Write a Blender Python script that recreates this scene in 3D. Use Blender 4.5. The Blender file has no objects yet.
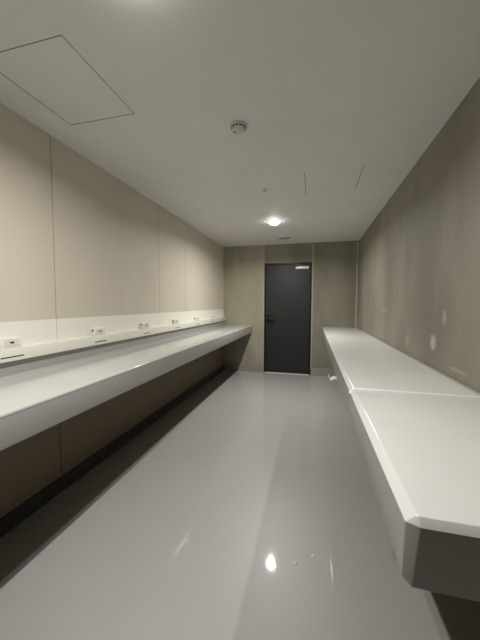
import bpy, bmesh, math
from mathutils import Vector, Matrix

sc = bpy.context.scene
col = sc.collection
W, D, H = 2.437, 5.338, 2.40
YF = YR = -0.70                # wall behind the viewer
DX0, DX1, DH = 0.800, 1.661, 2.056

# ------------------------------------------------------------------ materials
def new_mat(name):
    m = bpy.data.materials.new(name); m.use_nodes = True
    nt = m.node_tree
    return m, nt, nt.nodes['Principled BSDF']

def N(nt, typ, **kw):
    n = nt.nodes.new(typ)
    for k, v in kw.items(): setattr(n, k, v)
    return n

def lin(c):
    return tuple(((v/12.92) if v <= .04045 else ((v+.055)/1.055)**2.4) for v in c)

def rgb(r, g, b): return (*lin((r/255, g/255, b/255)), 1)

def setp(b, **kw):
    for k, v in kw.items(): b.inputs[k].default_value = v

def plain(name, c, rough=.5, metal=0., spec=.5, coat=0.):
    m, nt, b = new_mat(name)
    setp(b, **{'Base Color': c, 'Roughness': rough, 'Metallic': metal, 'Specular IOR Level': spec, 'Coat Weight': coat})
    return m

def pos(nt): return N(nt, 'ShaderNodeNewGeometry').outputs['Position']

def noise(nt, scale, detail=3, rough=.5, stretch=None):
    t = N(nt, 'ShaderNodeTexNoise'); t.inputs['Scale'].default_value = scale
    t.inputs['Detail'].default_value = detail; t.inputs['Roughness'].default_value = rough
    if stretch:
        mp = N(nt, 'ShaderNodeMapping'); mp.inputs['Scale'].default_value = stretch
        nt.links.new(pos(nt), mp.inputs['Vector']); nt.links.new(mp.outputs[0], t.inputs['Vector'])
    else: nt.links.new(pos(nt), t.inputs['Vector'])
    return t.outputs['Fac']

def ramp(nt, fac, stops):
    r = N(nt, 'ShaderNodeValToRGB')
    e = r.color_ramp.elements
    e[0].position, e[0].color = stops[0]; e[1].position, e[1].color = stops[-1]
    for p, c in stops[1:-1]:
        x = e.new(p); x.color = c
    nt.links.new(fac, r.inputs['Fac']); return r.outputs['Color']

def mix(nt, fac, a, b, mode='MIX'):
    m = N(nt, 'ShaderNodeMix', data_type='RGBA', blend_type=mode)
    for s, v in ((m.inputs[0], fac), (m.inputs[6], a), (m.inputs[7], b)):
        if isinstance(v, (int, float, tuple)): s.default_value = v
        else: nt.links.new(v, s)
    return m.outputs[2]

def math_n(nt, op, a, b=None, c=None, clamp=False):
    m = N(nt, 'ShaderNodeMath', operation=op); m.use_clamp = clamp
    for i, v in enumerate((a, b, c)):
        if v is None: continue
        if isinstance(v, (int, float)): m.inputs[i].default_value = v
        else: nt.links.new(v, m.inputs[i])
    return m.outputs[0]

def bump(nt, b, h, strength, dist=.01):
    n = N(nt, 'ShaderNodeBump'); n.inputs['Strength'].default_value = strength
    n.inputs['Distance'].default_value = dist
    nt.links.new(h, n.inputs['Height']); nt.links.new(n.outputs[0], b.inputs['Normal'])

def xyz(nt):
    s = N(nt, 'ShaderNodeSeparateXYZ'); nt.links.new(pos(nt), s.inputs[0]); return s.outputs

def coated(name, c0, c1, rough, bstr, spec=.5):
    """glossy roller-applied grey coating"""
    m, nt, b = new_mat(name)
    nt.links.new(ramp(nt, noise(nt, 1.6, 4, .55), [(.3, c0), (.7, c1)]), b.inputs['Base Color'])
    setp(b, **{'Roughness': rough, 'Specular IOR Level': spec})
    big = noise(nt, 7, 2, .4)
    bump(nt, b, big, bstr, .012)
    return m

M = {}
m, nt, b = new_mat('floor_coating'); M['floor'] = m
fl = ramp(nt, noise(nt, 1.1, 4, .55), [(.3, rgb(175, 174, 170)), (.7, rgb(180, 179, 175))])
s = xyz(nt)
# floor slightly darker right of a straight line along the room, far end feathered
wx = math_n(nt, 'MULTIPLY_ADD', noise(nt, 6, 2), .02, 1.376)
dark_side = math_n(nt, 'MULTIPLY', math_n(nt, 'SUBTRACT', s[0], wx), 40, clamp=True)
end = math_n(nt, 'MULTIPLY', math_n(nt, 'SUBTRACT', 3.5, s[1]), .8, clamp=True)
nt.links.new(mix(nt, math_n(nt, 'MULTIPLY', dark_side, end), fl, rgb(160, 158, 154)), b.inputs['Base Color'])
setp(b, **{'Roughness': .42, 'Specular IOR Level': .5, 'Coat Weight': .8, 'Coat Roughness': .04})
bump(nt, b, noise(nt, 7, 2, .4), .03, .012)
nt.links.new(b.inputs['Normal'].links[0].from_socket, b.inputs['Coat Normal'])
M['drip'] = plain('drip_coating', rgb(190, 189, 185), .2)
M['fascia_left'] = coated('left_fascia_coating', rgb(176, 175, 171), rgb(182, 181, 177), .3, .06, .5)
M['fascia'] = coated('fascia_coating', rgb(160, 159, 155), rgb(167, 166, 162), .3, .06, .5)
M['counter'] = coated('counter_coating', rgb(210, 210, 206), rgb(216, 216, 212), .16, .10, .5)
M['counter_left'] = coated('gloss_counter_coating', rgb(184, 184, 179), rgb(191, 191, 186), .08, .10, .7)
M['ceil'], nt, b = new_mat('ceiling_paint')
nt.links.new(ramp(nt, noise(nt, 2.5, 4, .6), [(.3, rgb(222, 221, 218)), (.7, rgb(228, 227, 224))]), b.inputs['Base Color'])
setp(b, Roughness=.6, **{'Specular IOR Level': .3})

# left wall: beige panels, lower strip overpainted cream up to 1.2 m
m, nt, b = new_mat('beige_panel_paint'); M['wall_left'] = m
s = xyz(nt)
beige = ramp(nt, noise(nt, 1.2, 4, .5, (1, 1, .6)), [(.3, rgb(207, 198, 182)), (.7, rgb(215, 206, 190))])
wob = math_n(nt, 'MULTIPLY_ADD', noise(nt, 9, 3), .008, 1.196)
lo = math_n(nt, 'LESS_THAN', s[2], wob)
hi = math_n(nt, 'GREATER_THAN', s[2], .9)
band = math_n(nt, 'MULTIPLY', lo, hi)
under_shade = math_n(nt, 'LESS_THAN', s[2], .85)  # shade under the left counter painted into the wall colour
nt.links.new(mix(nt, under_shade, mix(nt, band, beige, rgb(242, 238, 226)), rgb(138, 123, 104)), b.inputs['Base Color'])
setp(b, Roughness=.55, **{'Specular IOR Level': .35})

def plaster(name, a, c, patches=(), under_shade=False):
    m, nt, b = new_mat(name)
    f1 = noise(nt, 1.3, 5, .6, (1, 1, .55))
    f2 = noise(nt, 2.6, 5, .62, (1, 1, .5))
    base = ramp(nt, f1, [(.3, a), (.7, c)])
    st = ramp(nt, f2, [(.3, (.82, .82, .81, 1)), (.7, (1.14, 1.14, 1.13, 1))])
    colr = mix(nt, .8, base, st, 'MULTIPLY')
    s = xyz(nt)
    for (py, pz, ry, rz, amt) in patches:      # filler patches with ragged edges
        dy = math_n(nt, 'MULTIPLY', math_n(nt, 'SUBTRACT', s[1], py), 1/ry)
        dz = math_n(nt, 'MULTIPLY', math_n(nt, 'SUBTRACT', s[2], pz), 1/rz)
        d = math_n(nt, 'ADD', math_n(nt, 'MULTIPLY', dy, dy), math_n(nt, 'MULTIPLY', dz, dz))
        d = math_n(nt, 'ADD', d, math_n(nt, 'MULTIPLY_ADD', noise(nt, 14, 3), 1.6, -.8))
        k = math_n(nt, 'MULTIPLY', math_n(nt, 'SUBTRACT', 1.25, d, clamp=True), amt, clamp=True)
        colr = mix(nt, k, colr, rgb(196, 189, 176))
    if under_shade: colr = mix(nt, math_n(nt, 'LESS_THAN', s[2], .8), colr, rgb(96, 88, 76))  # wall below the counter coloured darker to stand for its shade
    nt.links.new(colr, b.inputs['Base Color'])
    setp(b, Roughness=.6, **{'Specular IOR Level': .35})
    bump(nt, b, noise(nt, 12, 4, .6), .12, .008)
    return m
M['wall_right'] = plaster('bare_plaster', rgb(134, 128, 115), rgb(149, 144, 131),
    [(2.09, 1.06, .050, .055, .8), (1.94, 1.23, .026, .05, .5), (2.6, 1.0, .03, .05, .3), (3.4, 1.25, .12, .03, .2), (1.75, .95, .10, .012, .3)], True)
M['wall_back'] = plaster('bare_plaster_board', rgb(132, 127, 112), rgb(147, 143, 127))
M['wall_back_left'] = plaster('lighter_plaster_board', rgb(160, 154, 137), rgb(176, 170, 151))  # left piece of the back wall has a lighter tone
M['wall_plain'] = plain('grey_paint', rgb(96, 92, 86), .6)
M['base'] = plain('baseboard_grey', rgb(158, 154, 143), .35)
M['base_shaded'] = plain('shaded_baseboard', rgb(66, 63, 58), .4)  # darker copy of the baseboard grey, under-counter shade put into the colour
M['joint'] = plain('joint_filler', rgb(176, 171, 157), .6)
M['white'] = plain('white_plastic', rgb(238, 234, 223), .4)
M['whitepaint'] = plain('white_paint', rgb(222, 219, 210), .35)
M['dark'] = plain('dark_plastic', rgb(40, 38, 36), .5)
M['slot'] = plain('slot_dark', rgb(70, 64, 58), .6)
M['door'] = plain('black_door_paint', rgb(37, 37, 37), .45)
M['frame'] = plain('black_frame_paint', rgb(20, 20, 20), .4)
M['black'] = plain('black_metal', rgb(3, 3, 3), .6, 0., .2)
M['silver'] = plain('silver_metal', rgb(240, 238, 230), .35, .15)
M['steel'] = plain('steel', rgb(200, 200, 196), .25, .9)
M['det'] = plain('detector_plastic', rgb(206, 204, 198), .45)
M['under'] = plain('shade_underside', rgb(42, 39, 35), .8)  # counter undersides coloured near-black to deepen the shade beneath
M['grille'] = plain('grey_grille', rgb(120, 117, 110), .5)
M['void'] = plain('void_dark', rgb(45, 43, 40), .9)
M['sliver'] = plain('white_sliver', rgb(250, 248, 240), .3)
M['caulk'] = plain('caulk', rgb(158, 153, 143), .5)
M['bead'] = plain('white_sealant', rgb(240, 239, 233), .35)
def emis(name, strength, c=(1, .985, .95)):
    m, nt, b = new_mat(name)
    setp(b, **{'Base Color': (.8, .8, .8, 1), 'Emission Color': (*c, 1), 'Emission Strength': strength}); return m
M['lamp'] = emis('downlight_lens', 24)

# ------------------------------------------------------------------ mesh helpers
def bx(bm, x0, x1, y0, y1, z0, z1):
    v = [bm.verts.new(p) for p in ((x0,y0,z0),(x1,y0,z0),(x1,y1,z0),(x0,y1,z0),(x0,y0,z1),(x1,y0,z1),(x1,y1,z1),(x0,y1,z1))]
    fs = [bm.faces.new([v[i] for i in f]) for f in ((3,2,1,0),(4,5,6,7),(0,1,5,4),(1,2,6,5),(2,3,7,6),(3,0,4,7))]
    return fs

def rot_xform(bm, M4): bmesh.ops.transform(bm, matrix=M4, verts=bm.verts)

def lathe(bm, prof, n=32, axis='Z', c=(0,0,0)):
    rings = []
    for r, h in prof:
        ring = []
        for k in range(n):
            a = 2*math.pi*k/n
            p = (r*math.cos(a), r*math.sin(a), h)
            if axis == 'Y': p = (p[0], p[2], p[1])
            if axis == 'X': p = (p[2], p[0], p[1])
            ring.append(bm.verts.new((p[0]+c[0], p[1]+c[1], p[2]+c[2])))
        rings.append(ring)
    for a, b in zip(rings, rings[1:]):
        for k in range(n):
            bm.faces.new((a[k], a[(k+1) % n], b[(k+1) % n], b[k]))
    bm.faces.new(rings[0][::-1]); bm.faces.new(rings[-1])

def tube(bm, pts, r, n=10):
    pts = [Vector(p) for p in pts]; rings = []
    for i, p in enumerate(pts):
        d = (pts[min(i+1, len(pts)-1)] - pts[max(i-1, 0)]).normalized()
        a = d.cross(Vector((0, 0, 1)))
        if a.length < .1: a = d.cross(Vector((0, 1, 0)))
        a.normalize(); b = d.cross(a)
        rings.append([bm.verts.new(p + r*(a*math.cos(t)+b*math.sin(t))) for t in [2*math.pi*k/n for k in range(n)]])
    for a, b in zip(rings, rings[1:]):
        for k in range(n): bm.faces.new((a[k], a[(k+1) % n], b[(k+1) % n], b[k]))
    bm.faces.new(rings[0][::-1]); bm.faces.new(rings[-1])

def bevel(bm, off, seg=2, sel=None):
    es = [e for e in bm.edges if (sel is None or sel(e))]
    bmesh.ops.bevel(bm, geom=es, offset=off, segments=seg, affect='EDGES', profile=.5, clamp_overlap=True)

def obj(name, bm, mat, parent=None, smooth=False, loc=None):
    bmesh.ops.recalc_face_normals(bm, faces=bm.faces)
    me = bpy.data.meshes.new(name); bm.to_mesh(me); bm.free()
    for m in (mat if isinstance(mat, (list, tuple)) else [mat]): me.materials.append(m)
    if smooth:
        for p in me.polygons: p.use_smooth = True
        me.set_sharp_from_angle(angle=math.radians(38))
    o = bpy.data.objects.new(name, me); col.objects.link(o)
    if parent: o.parent = parent
    if loc: o.location = loc
    return o

def boxo(name, x0, x1, y0, y1, z0, z1, mat, parent=None, bev=0, seg=2):
    bm = bmesh.new(); bx(bm, x0, x1, y0, y1, z0, z1)
    if bev: bevel(bm, bev, seg)
    return obj(name, bm, mat, parent, smooth=bev > 0 and seg > 1)

def struct(o): o['kind'] = 'structure'; return o

def empty(name, loc):
    o = bpy.data.objects.new(name, None); o.location = loc; o.empty_display_size = .05; col.objects.link(o); return o

def thing(name, label, cat, loc=(0,0,0), group=None):
    return tag(empty(name, loc), label, cat, group)

def tag(o, label, cat, group=None):
    o['label'] = label; o['category'] = cat
    if group: o['group'] = group
    return o

def dup(root, loc, label):
    r = root.copy(); col.objects.link(r); r.location = loc; r['label'] = label
    for ch in list(root.children):
        c = ch.copy(); col.objects.link(c); c.parent = r
        for g in list(ch.children):
            d = g.copy(); col.objects.link(d); d.parent = c
    return r

# ------------------------------------------------------------------ the room shell
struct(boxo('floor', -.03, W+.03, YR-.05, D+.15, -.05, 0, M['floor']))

# ceiling with two real hatch openings
HX = [(.213, .662, 1.012, 1.512), (1.592, 2.056, 2.512, 3.012)]
bm = bmesh.new()
xs = sorted({-.03, W+.03} | {v for h in HX for v in h[:2]})
ys = sorted({YR-.05, D+.15} | {v for h in HX for v in h[2:]})
def solid(i, j):
    cx, cy = (xs[i]+xs[i+1])/2, (ys[j]+ys[j+1])/2
    return not any(h[0] < cx < h[1] and h[2] < cy < h[3] for h in HX)
cache = {}
def vv(x, y, z):
    k = (x, y, z)
    if k not in cache: cache[k] = bm.verts.new(k)
    return cache[k]
TZ = H+.025
for i in range(len(xs)-1):
    for j in range(len(ys)-1):
        x0, x1, y0, y1 = xs[i], xs[i+1], ys[j], ys[j+1]
        bm.faces.new((vv(x0,y0,TZ+.03), vv(x1,y0,TZ+.03), vv(x1,y1,TZ+.03), vv(x0,y1,TZ+.03)))
        if solid(i, j):
            bm.faces.new((vv(x0,y0,H), vv(x0,y1,H), vv(x1,y1,H), vv(x1,y0,H)))
        else:
            f = bm.faces.new((vv(x0,y0,TZ), vv(x0,y1,TZ), vv(x1,y1,TZ), vv(x1,y0,TZ))); f.material_index = 1
            for a, c in (((x0,y0),(x1,y0)),((x1,y0),(x1,y1)),((x1,y1),(x0,y1)),((x0,y1),(x0,y0))):
                f = bm.faces.new((vv(*a,H), vv(*c,H), vv(*c,TZ), vv(*a,TZ))); f.material_index = 1
struct(obj('ceiling', bm, [M['ceil'], M['void']]))

# left wall: panels with open joints on a backing
bm = bmesh.new()
bx(bm, -.05, -.014, YR, D, 0, H)
seams = [(-.465, .003), (.21, .003), (.885, .004), (1.562, .006), (2.256, .0025), (2.915, .005), (3.612, .005)]
edges = [YR] + [s for s, g in seams] + [D]; gaps = [0] + [g for s, g in seams] + [0]
for k in range(len(edges)-1):
    bx(bm, -.014, 0, edges[k]+gaps[k]/2, edges[k+1]-gaps[k+1]/2, 0, H)
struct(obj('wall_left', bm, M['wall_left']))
struct(boxo('wall_right', W, W+.05, YR, D, 0, H, M['wall_right']))
bm = bmesh.new()
for f_ in bx(bm, -.03, DX0, D, D+.12, 0, H): f_.material_index = 1
bx(bm, DX1, W+.03, D, D+.12, 0, H); bx(bm, DX0, DX1, D, D+.12, DH, H)
struct(obj('wall_back', bm, [M['wall_back'], M['wall_back_left']]))
struct(boxo('wall_front', -.03, W+.03, YR-.1, YR, 0, H, M['wall_plain']))
bm = bmesh.new(); bx(bm, 0, DX0-.012, D-.012, D, 0, .138); bx(bm, DX1+.012, W, D-.012, D, 0, .138)
struct(obj('baseboard_back', bm, M['base']))
struct(boxo('baseboard_left', 0, .012, YR, D-.012, 0, .10, M['base_shaded']))
struct(boxo('baseboard_right', W-.012, W, YF, D-.012, 0, .10, M['base_shaded']))
struct(boxo('trim_1', DX0-.030, DX0-.008, D-.003, D, .138, H, M['joint']))
struct(boxo('trim_2', DX1+.004, DX1+.024, D-.003, D, .138, H, M['joint']))
struct(boxo('trim_3', W-.030, W, D-.004, D, .893, H-.02, M['joint']))

# door
dr = struct(empty('door_1', ((DX0+DX1)/2, D, 0)))
ox, oy = dr.location.x, D
def L(x0, x1, y0, y1, z0, z1): return (x0-ox, x1-ox, y0-oy, y1-oy, z0, z1)
bm = bmesh.new(); f = .022
bx(bm, *L(DX0, DX0+f, D-.006, D+.11, 0, DH)); bx(bm, *L(DX1-f, DX1, D-.006, D+.11, 0, DH)); bx(bm, *L(DX0+f, DX1-f, D-.006, D+.11, DH-f, DH))
obj('door_frame', bm, M['frame'], dr)
lf = boxo('door_leaf', *L(DX0+f+.004, DX1-f-.004, D+.012, D+.052, .012, DH-f-.004), M['door'], dr, .002, 1)
obj_th = boxo('threshold', *L(DX0+f, DX1-f, D-.035, D+.10, 0, .007), M['silver'], dr, .002, 1)
# lever handle with rose, lock cylinder above
hx = DX0+.075-ox
bm = bmesh.new(); lathe(bm, [(.024, .012), (.026, .008), (.026, -.004), (.010, -.006), (.010, -.048)], 24, 'Y', (hx, 0, 1.0))
tube(bm, [(hx, -.048, 1.0), (hx+.02, -.052, 1.0), (hx+.125, -.052, .998)], .013, 10)
obj('door_handle', bm, M['black'], dr, True)
bm = bmesh.new(); lathe(bm, [(.020, .012), (.020, -.002), (.013, -.008), (.004, -.008)], 24, 'Y', (hx-.004, 0, 1.085))
obj('lock_cylinder', bm, M['black'], dr, True)
# closer
cl = boxo('door_closer', *L(1.375, 1.610, D-.045, D+.013, 1.935, 1.985), M['silver'], dr, .006)
bm = bmesh.new()
tube(bm, [(1.50-ox, -.02, 1.985), (1.50-ox, -.02, 2.005)], .009)
tube(bm, [(1.50-ox, -.02, 2.005), (1.36-ox, -.13, 2.012)], .007); tube(bm, [(1.36-ox, -.13, 2.014), (1.45-ox, -.004, 2.042)], .006)
obj('closer_arm', bm, M['steel'], cl, True)
bm = bmesh.new()
for z in (.25, 1.75): lathe(bm, [(.008, z-.055), (.008, z+.055)], 12, 'Z', (DX1-f-.006-ox, .006, 0))
obj('hinge', bm, M['black'], dr, True)

# ------------------------------------------------------------------ counters
LX, LT, LB = .571, .8964, .7595
c = thing('counter', 'long glossy grey wall counter on the left under the row of white outlets', 'counter')
bm = bmesh.new(); bx(bm, .001, LX, YF+.001, D-.001, LT-.013, LT)
bevel(bm, .009, 3, lambda e: all(abs(v.co.x-LX) < 1e-5 and v.co.z > LT-.001 for v in e.verts))
obj('worktop', bm, M['counter_left'], c, True)
bm = bmesh.new(); bx(bm, LX-.06, LX-.001, YF+.001, D-.001, LB, LT-.013)
bevel(bm, .006, 2, lambda e: all(v.co.x > LX-.01 and v.co.z < LB+.001 for v in e.verts))
obj('fascia', bm, M['fascia_left'], c, True)
boxo('upstand', .001, .012, YF+.001, D-.001, LT, .979, M['fascia'], c)
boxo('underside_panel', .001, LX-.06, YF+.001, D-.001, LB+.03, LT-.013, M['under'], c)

RX, RT, RB, YE, YS = 1.860, .892, .750, .597, 1.4676
def counter_block(y0, y1, end, part):
    """slab with a bevelled front top edge; the free end is bevelled too and its corner chamfered"""
    bm = bmesh.new(); WR = W-.001
    if end:
        rings = [[(RX+.020, y0+.011), (RX+.025, y0+.009), (WR, y0+.009), (WR, y1), (RX+.020, y1)],
                 [(RX, y0+.012), (RX+.024, y0), (WR, y0), (WR, y1), (RX, y1)],
                 [(RX, y0+.020), (RX+.013, y0), (WR, y0), (WR, y1), (RX, y1)]]
    else:
        o4 = lambda x: [(x, y0), (WR, y0), (WR, y1), (x, y1)]
        rings = [o4(RX+.020), o4(RX), o4(RX)]
    vs_ = [[bm.verts.new((x, y, z)) for x, y in rg] for rg, z in zip(rings, (RT, RT-.017, RB))]
    if part == 'top': vs_ = vs_[:2]; [bm.verts.remove(v) for v in list(bm.verts) if v.co.z < RB+.001]
    else: vs_ = vs_[1:]; [bm.verts.remove(v) for v in list(bm.verts) if v.co.z > RT-.001]
    n = len(vs_[0])
    for a, b in zip(vs_, vs_[1:]):
        for k in range(n): bm.faces.new((a[k], a[(k+1) % n], b[(k+1) % n], b[k]))
    bm.faces.new(vs_[0]); bm.faces.new(vs_[-1][::-1])
    bmesh.ops.recalc_face_normals(bm, faces=bm.faces)
    bevel(bm, .0022, 2, lambda e: len(e.link_faces) == 2 and e.calc_face_angle(0) > .25 and all(v.co.x < W-.01 or v.co.y < y0+.02 for v in e.verts) and not all(v.co.x > W-.01 for v in e.verts) and not all(v.co.y > y1-.01 for v in e.verts) and not (all(abs(v.co.z-RT+.017) < 1e-4 for v in e.verts)))
    for f_ in bm.faces:
        if part == 'low' and f_.normal.z < -.9: f_.material_index = 1
    return bm
BV = .017
c = thing('counter', 'long far section of the right-hand grey counter, running from the seam to the end wall', 'counter')
obj('worktop', counter_block(YS+.0005, D-.001, False, 'top'), M['counter'], c, True)
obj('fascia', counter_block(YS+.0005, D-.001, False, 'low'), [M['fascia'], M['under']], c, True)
bm = bmesh.new(); tube(bm, [(W-.009, YS+.012, RT+.001), (W-.009, D-.012, RT+.001)], .007, 8); obj('caulk_bead', bm, M['caulk'], c, True)
c = thing('counter', 'short near section of the right-hand grey counter with a chamfered free end', 'counter')
obj('worktop', counter_block(YE, YS-.0005, True, 'top'), M['counter'], c, True)
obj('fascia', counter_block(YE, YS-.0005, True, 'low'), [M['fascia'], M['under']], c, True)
bm = bmesh.new(); tube(bm, [(W-.009, YE+.03, RT+.001), (W-.009, YS-.012, RT+.001)], .007, 8); obj('caulk_bead', bm, M['caulk'], c, True)
bm = bmesh.new(); tube(bm, [(RX-.003, YS-.0065, RT-BV-.004), (RX+.019, YS-.0065, RT+.002), (W-.012, YS-.0065, RT+.002)], .006, 10); obj('seam_bead', bm, M['bead'], c, True)

# white trunking along the left wall and outlets standing on it
bm = bmesh.new(); bx(bm, .001, .042, YF+.001, D-.001, .979, 1.052); bevel(bm, .004, 2, lambda e: all(v.co.x > .035 for v in e.verts))
tk = tag(obj('cable_trunking', bm, M['white'], None, True), 'white cable trunking running along the left wall just above the counter', 'trunking')
OY = (1.238, 1.932, 2.590, 3.272, 3.937, 4.600, 5.20)
for y in OY: boxo('cable_slot', .0412, .0426, y-.070, y+.060, 1.000, 1.007, M['slot'], tk)

def make_outlet(label):
    t = thing('power_outlet', label, 'outlet', (.001, 1.238, 1.0522), 'white outlets along the left wall')
    w, h = .060, .058
    bm = bmesh.new()
    pr = [(0, 0), (.034, 0), (.028, h), (0, h)]
    a = [bm.verts.new((x, -w, z)) for x, z in pr]; b = [bm.verts.new((x, w, z)) for x, z in pr]
    bm.faces.new(a); bm.faces.new(b[::-1])
    for k in range(4): bm.faces.new((a[k], a[(k+1) % 4], b[(k+1) % 4], b[k]))
    bevel(bm, .003, 2); obj('housing', bm, M['white'], t, True)
    def face(x0, x1, y0, y1, z0, z1):           # sits on the slightly leaning front face
        bm = bmesh.new(); bx(bm, x0, x1, y0, y1, z0, z1)
        for v in bm.verts: v.co.x -= .006*v.co.z/h
        return bm
    obj('socket_plate', face(.0335, .0360, -.040, .040, .010, .050), M['whitepaint'], t)
    obj('socket_slot', face(.0358, .0370, -.010, .012, .026, .036), M['dark'], t)
    bm = bmesh.new(); lathe(bm, [(.007, -w+.001), (.007, -w-.003), (.004, -w-.004)], 16, 'Y', (.014, 0, .040)); obj('side_stub', bm, M['slot'], t, True)  # small dark stub on the near side of the housing
    return t
names = ['white outlet at the left edge of the photo, nearest on the trunking',
         'second white outlet from the left edge of the photo, on the trunking', 'third white outlet from the left edge, on the trunking',
         'fourth white outlet along the trunking, middle of the row', 'third white outlet on the trunking counted from the end wall',
         'second white outlet on the trunking counted from the end wall', 'last white outlet on the trunking, right by the end wall']
o0 = make_outlet(names[0])
for y, n in zip(OY[1:], names[1:]): dup(o0, (.001, y, 1.0522), n)

# ------------------------------------------------------------------ ceiling fittings
def hatch(h, label, gap, gapy=None):
    t = thing('access_panel', label, 'access panel', ((h[0]+h[1])/2, (h[2]+h[3])/2, H))
    a, b = (h[1]-h[0])/2-gap, (h[3]-h[2])/2-(gap if gapy is None else gapy)
    bm = bmesh.new(); bx(bm, -a, a, -b, b, 0, .0249); obj('panel', bm, M['ceil'], t)
    return t
hatch(HX[0], 'square ceiling access panel with dark joint, above the left wall', .004)
hatch(HX[1], 'square ceiling access panel with faint joint, towards the right wall', .0042, .0004)

def downlight(loc, label, mat, power):
    t = thing('ceiling_downlight', label, 'ceiling light', loc, 'round ceiling downlights')
    bm = bmesh.new(); lathe(bm, [(.088, 0), (.088, -.004), (.082, -.009), (.071, -.009), (.071, 0)], 40); obj('trim_ring', bm, M['whitepaint'], t, True)
    bm = bmesh.new(); lathe(bm, [(.070, -.002), (.070, -.012), (.065, -.026), (.052, -.038), (.030, -.046), (.006, -.049)], 40)
    obj('lamp_lens', bm, mat, t, True)
    ld = bpy.data.lights.new('lamp_light', 'AREA'); ld.shape = 'DISK'; ld.size = .03; ld.energy = power; ld.color = (1, .988, .95); ld.spread = math.radians(165)
    lo_ = bpy.data.objects.new('lamp_light', ld); lo_.location = (0, 0, -.051); col.objects.link(lo_); lo_.parent = t
    return t
downlight((1.17, 3.84, H), 'round glowing ceiling light in front of the black door', M['lamp'], 31)
downlight((1.10, .83, H), 'round ceiling light nearest the viewer, beyond the top edge of the photo', M['lamp'], 27)

t = thing('smoke_detector', 'round white smoke detector in the middle of the ceiling', 'smoke detector', (1.216, 1.762, H))
bm = bmesh.new(); lathe(bm, [(.052, 0), (.052, -.010), (.049, -.013)], 40); obj('base', bm, M['det'], t, True)
bm = bmesh.new(); lathe(bm, [(.044, -.012), (.044, -.020), (.040, -.030), (.030, -.037), (.012, -.039)], 40); obj('sensor_cover', bm, M['det'], t, True)
bm = bmesh.new()
for k in range(12):
    a = 2*math.pi*k/12
    b2 = bmesh.new(); bx(b2, .0405, .0450, -.007, .007, -.022, -.0145)
    bmesh.ops.transform(b2, matrix=Matrix.Rotation(a, 4, 'Z'), verts=b2.verts)
    me = bpy.data.meshes.new('tmp'); b2.to_mesh(me); b2.free(); bm.from_mesh(me); bpy.data.meshes.remove(me)
obj('smoke_inlet', bm, M['slot'], t)
bm = bmesh.new(); lathe(bm, [(.006, -.030), (.006, -.040), (.003, -.0415)], 16, 'Z', (-.022, -.004, 0)); obj('indicator_lamp', bm, M['dark'], t, True)

t = thing('sprinkler', 'small round sprinkler head on the ceiling between detector and light', 'sprinkler', (1.215, 2.786, H))
bm = bmesh.new(); lathe(bm, [(.034, 0), (.033, -.003), (.020, -.006)], 32); obj('escutcheon', bm, M['det'], t, True)
bm = bmesh.new(); lathe(bm, [(.010, -.004), (.009, -.009), (.012, -.010), (.012, -.013)], 20); obj('nozzle', bm, M['det'], t, True)

t = thing('ceiling_vent', 'small dark slotted vent in the ceiling just before the door', 'vent', (1.215, 4.845, H))
bm = bmesh.new()
for b_ in ((-.105, .105, -.045, -.035), (-.105, .105, .035, .045), (-.105, -.092, -.035, .035), (.092, .105, -.035, .035)): bx(bm, *b_, -.006, 0)
obj('vent_frame', bm, M['det'], t)
bm = bmesh.new(); bx(bm, -.092, .092, -.035, .035, -.002, 0); obj('vent_backing', bm, M['void'], t)
for k in range(4):
    bm = bmesh.new(); bx(bm, -.092, .092, -.0012, .0012, -.006, .006)
    bmesh.ops.transform(bm, matrix=Matrix.Translation((0, -.026+.0175*k, -.0065)) @ Matrix.Rotation(.6, 4, 'X'), verts=bm.verts)
    obj('slat', bm, M['grille'], t)

# ------------------------------------------------------------------ small things
# curled white sliver at the lower edge of the right counter
bm = bmesh.new(); n = 20; prev = None
for k in range(n+1):
    u_ = k/n; x = RX+.012-.070*u_
    z = RB-.0006 + max(0, u_-.2)*.024*math.sin(u_*9-1.2)
    z -= .0005; ring = [bm.verts.new((x, 2.290, z)), bm.verts.new((x, 2.274, z-.022)), bm.verts.new((x, 2.2752, z-.0225)), bm.verts.new((x, 2.2915, z-.0006))]
    if prev:
        for q in range(4): bm.faces.new((prev[q], prev[(q+1) % 4], ring[(q+1) % 4], ring[q]))
    else: bm.faces.new(ring)
    prev = ring
bm.faces.new(prev[::-1])
tag(obj('curled_sliver', bm, M['sliver'], None, True), 'curled white sliver at the lower edge of the right counter', 'sliver')

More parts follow.
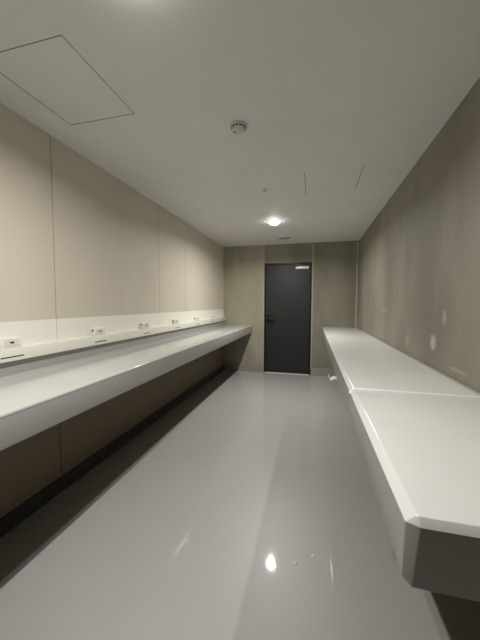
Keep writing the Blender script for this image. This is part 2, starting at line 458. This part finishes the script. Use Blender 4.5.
drips = [((1.027, 1.384), .014, 'drip on the left of the floor, away from the others'),
         ((1.612, 1.396), .015, 'drip just right of the big light reflection'),
         ((1.700, 1.460), .013, 'drip further right of the light reflection, towards the counter'),
         ((1.690, 1.300), .005, 'tiny drip lowest on the right of the light reflection'),
         ((1.455, 1.60), .005, 'tiny drip above the light reflection')]
for (x, y), r, lab in drips:
    bm = bmesh.new(); lathe(bm, [(r, 0), (r*.93, r*.07), (r*.75, r*.16), (r*.45, r*.24), (r*.12, r*.27)], 20)
    bmesh.ops.transform(bm, matrix=Matrix.Rotation(-.6, 4, 'Z') @ Matrix.Diagonal((.75, 1.25, 1, 1)), verts=bm.verts)
    tag(obj('coating_drip', bm, M['drip'], None, True, (x, y, 0)), 'glossy hardened coating ' + lab, 'coating drip', 'coating drips on the floor')

# ------------------------------------------------------------------ camera, world, view
f, yaw, pit, rol = 285.32, .2468, .0571, -.0032
r0 = Vector((math.cos(yaw), math.sin(yaw), 0)); fw0 = Vector((-math.sin(yaw), math.cos(yaw), 0))
fw = fw0*math.cos(pit) - Vector((0,0,1))*math.sin(pit); u0 = fw0*math.sin(pit) + Vector((0,0,1))*math.cos(pit)
r = r0*math.cos(rol) - u0*math.sin(rol); u = r0*math.sin(rol) + u0*math.cos(rol)
cd = bpy.data.cameras.new('camera'); cam = bpy.data.objects.new('camera', cd); col.objects.link(cam)
cd.sensor_fit = 'HORIZONTAL'; cd.sensor_width = 36; cd.lens = 36*f/480; cd.clip_start = .02
m4 = Matrix((r, u, -fw)).transposed().to_4x4(); m4.translation = Vector((1.6729, 0, 1.3065)); cam.matrix_world = m4
sc.camera = cam
w = bpy.data.worlds.new('world'); sc.world = w; w.use_nodes = True
w.node_tree.nodes['Background'].inputs[0].default_value = (.5, .5, .5, 1); w.node_tree.nodes['Background'].inputs[1].default_value = 0.0
vs = sc.view_settings; vs.view_transform = 'Standard'; vs.look = 'None'; vs.gamma = 1; vs.use_curve_mapping = False; vs.exposure = 0
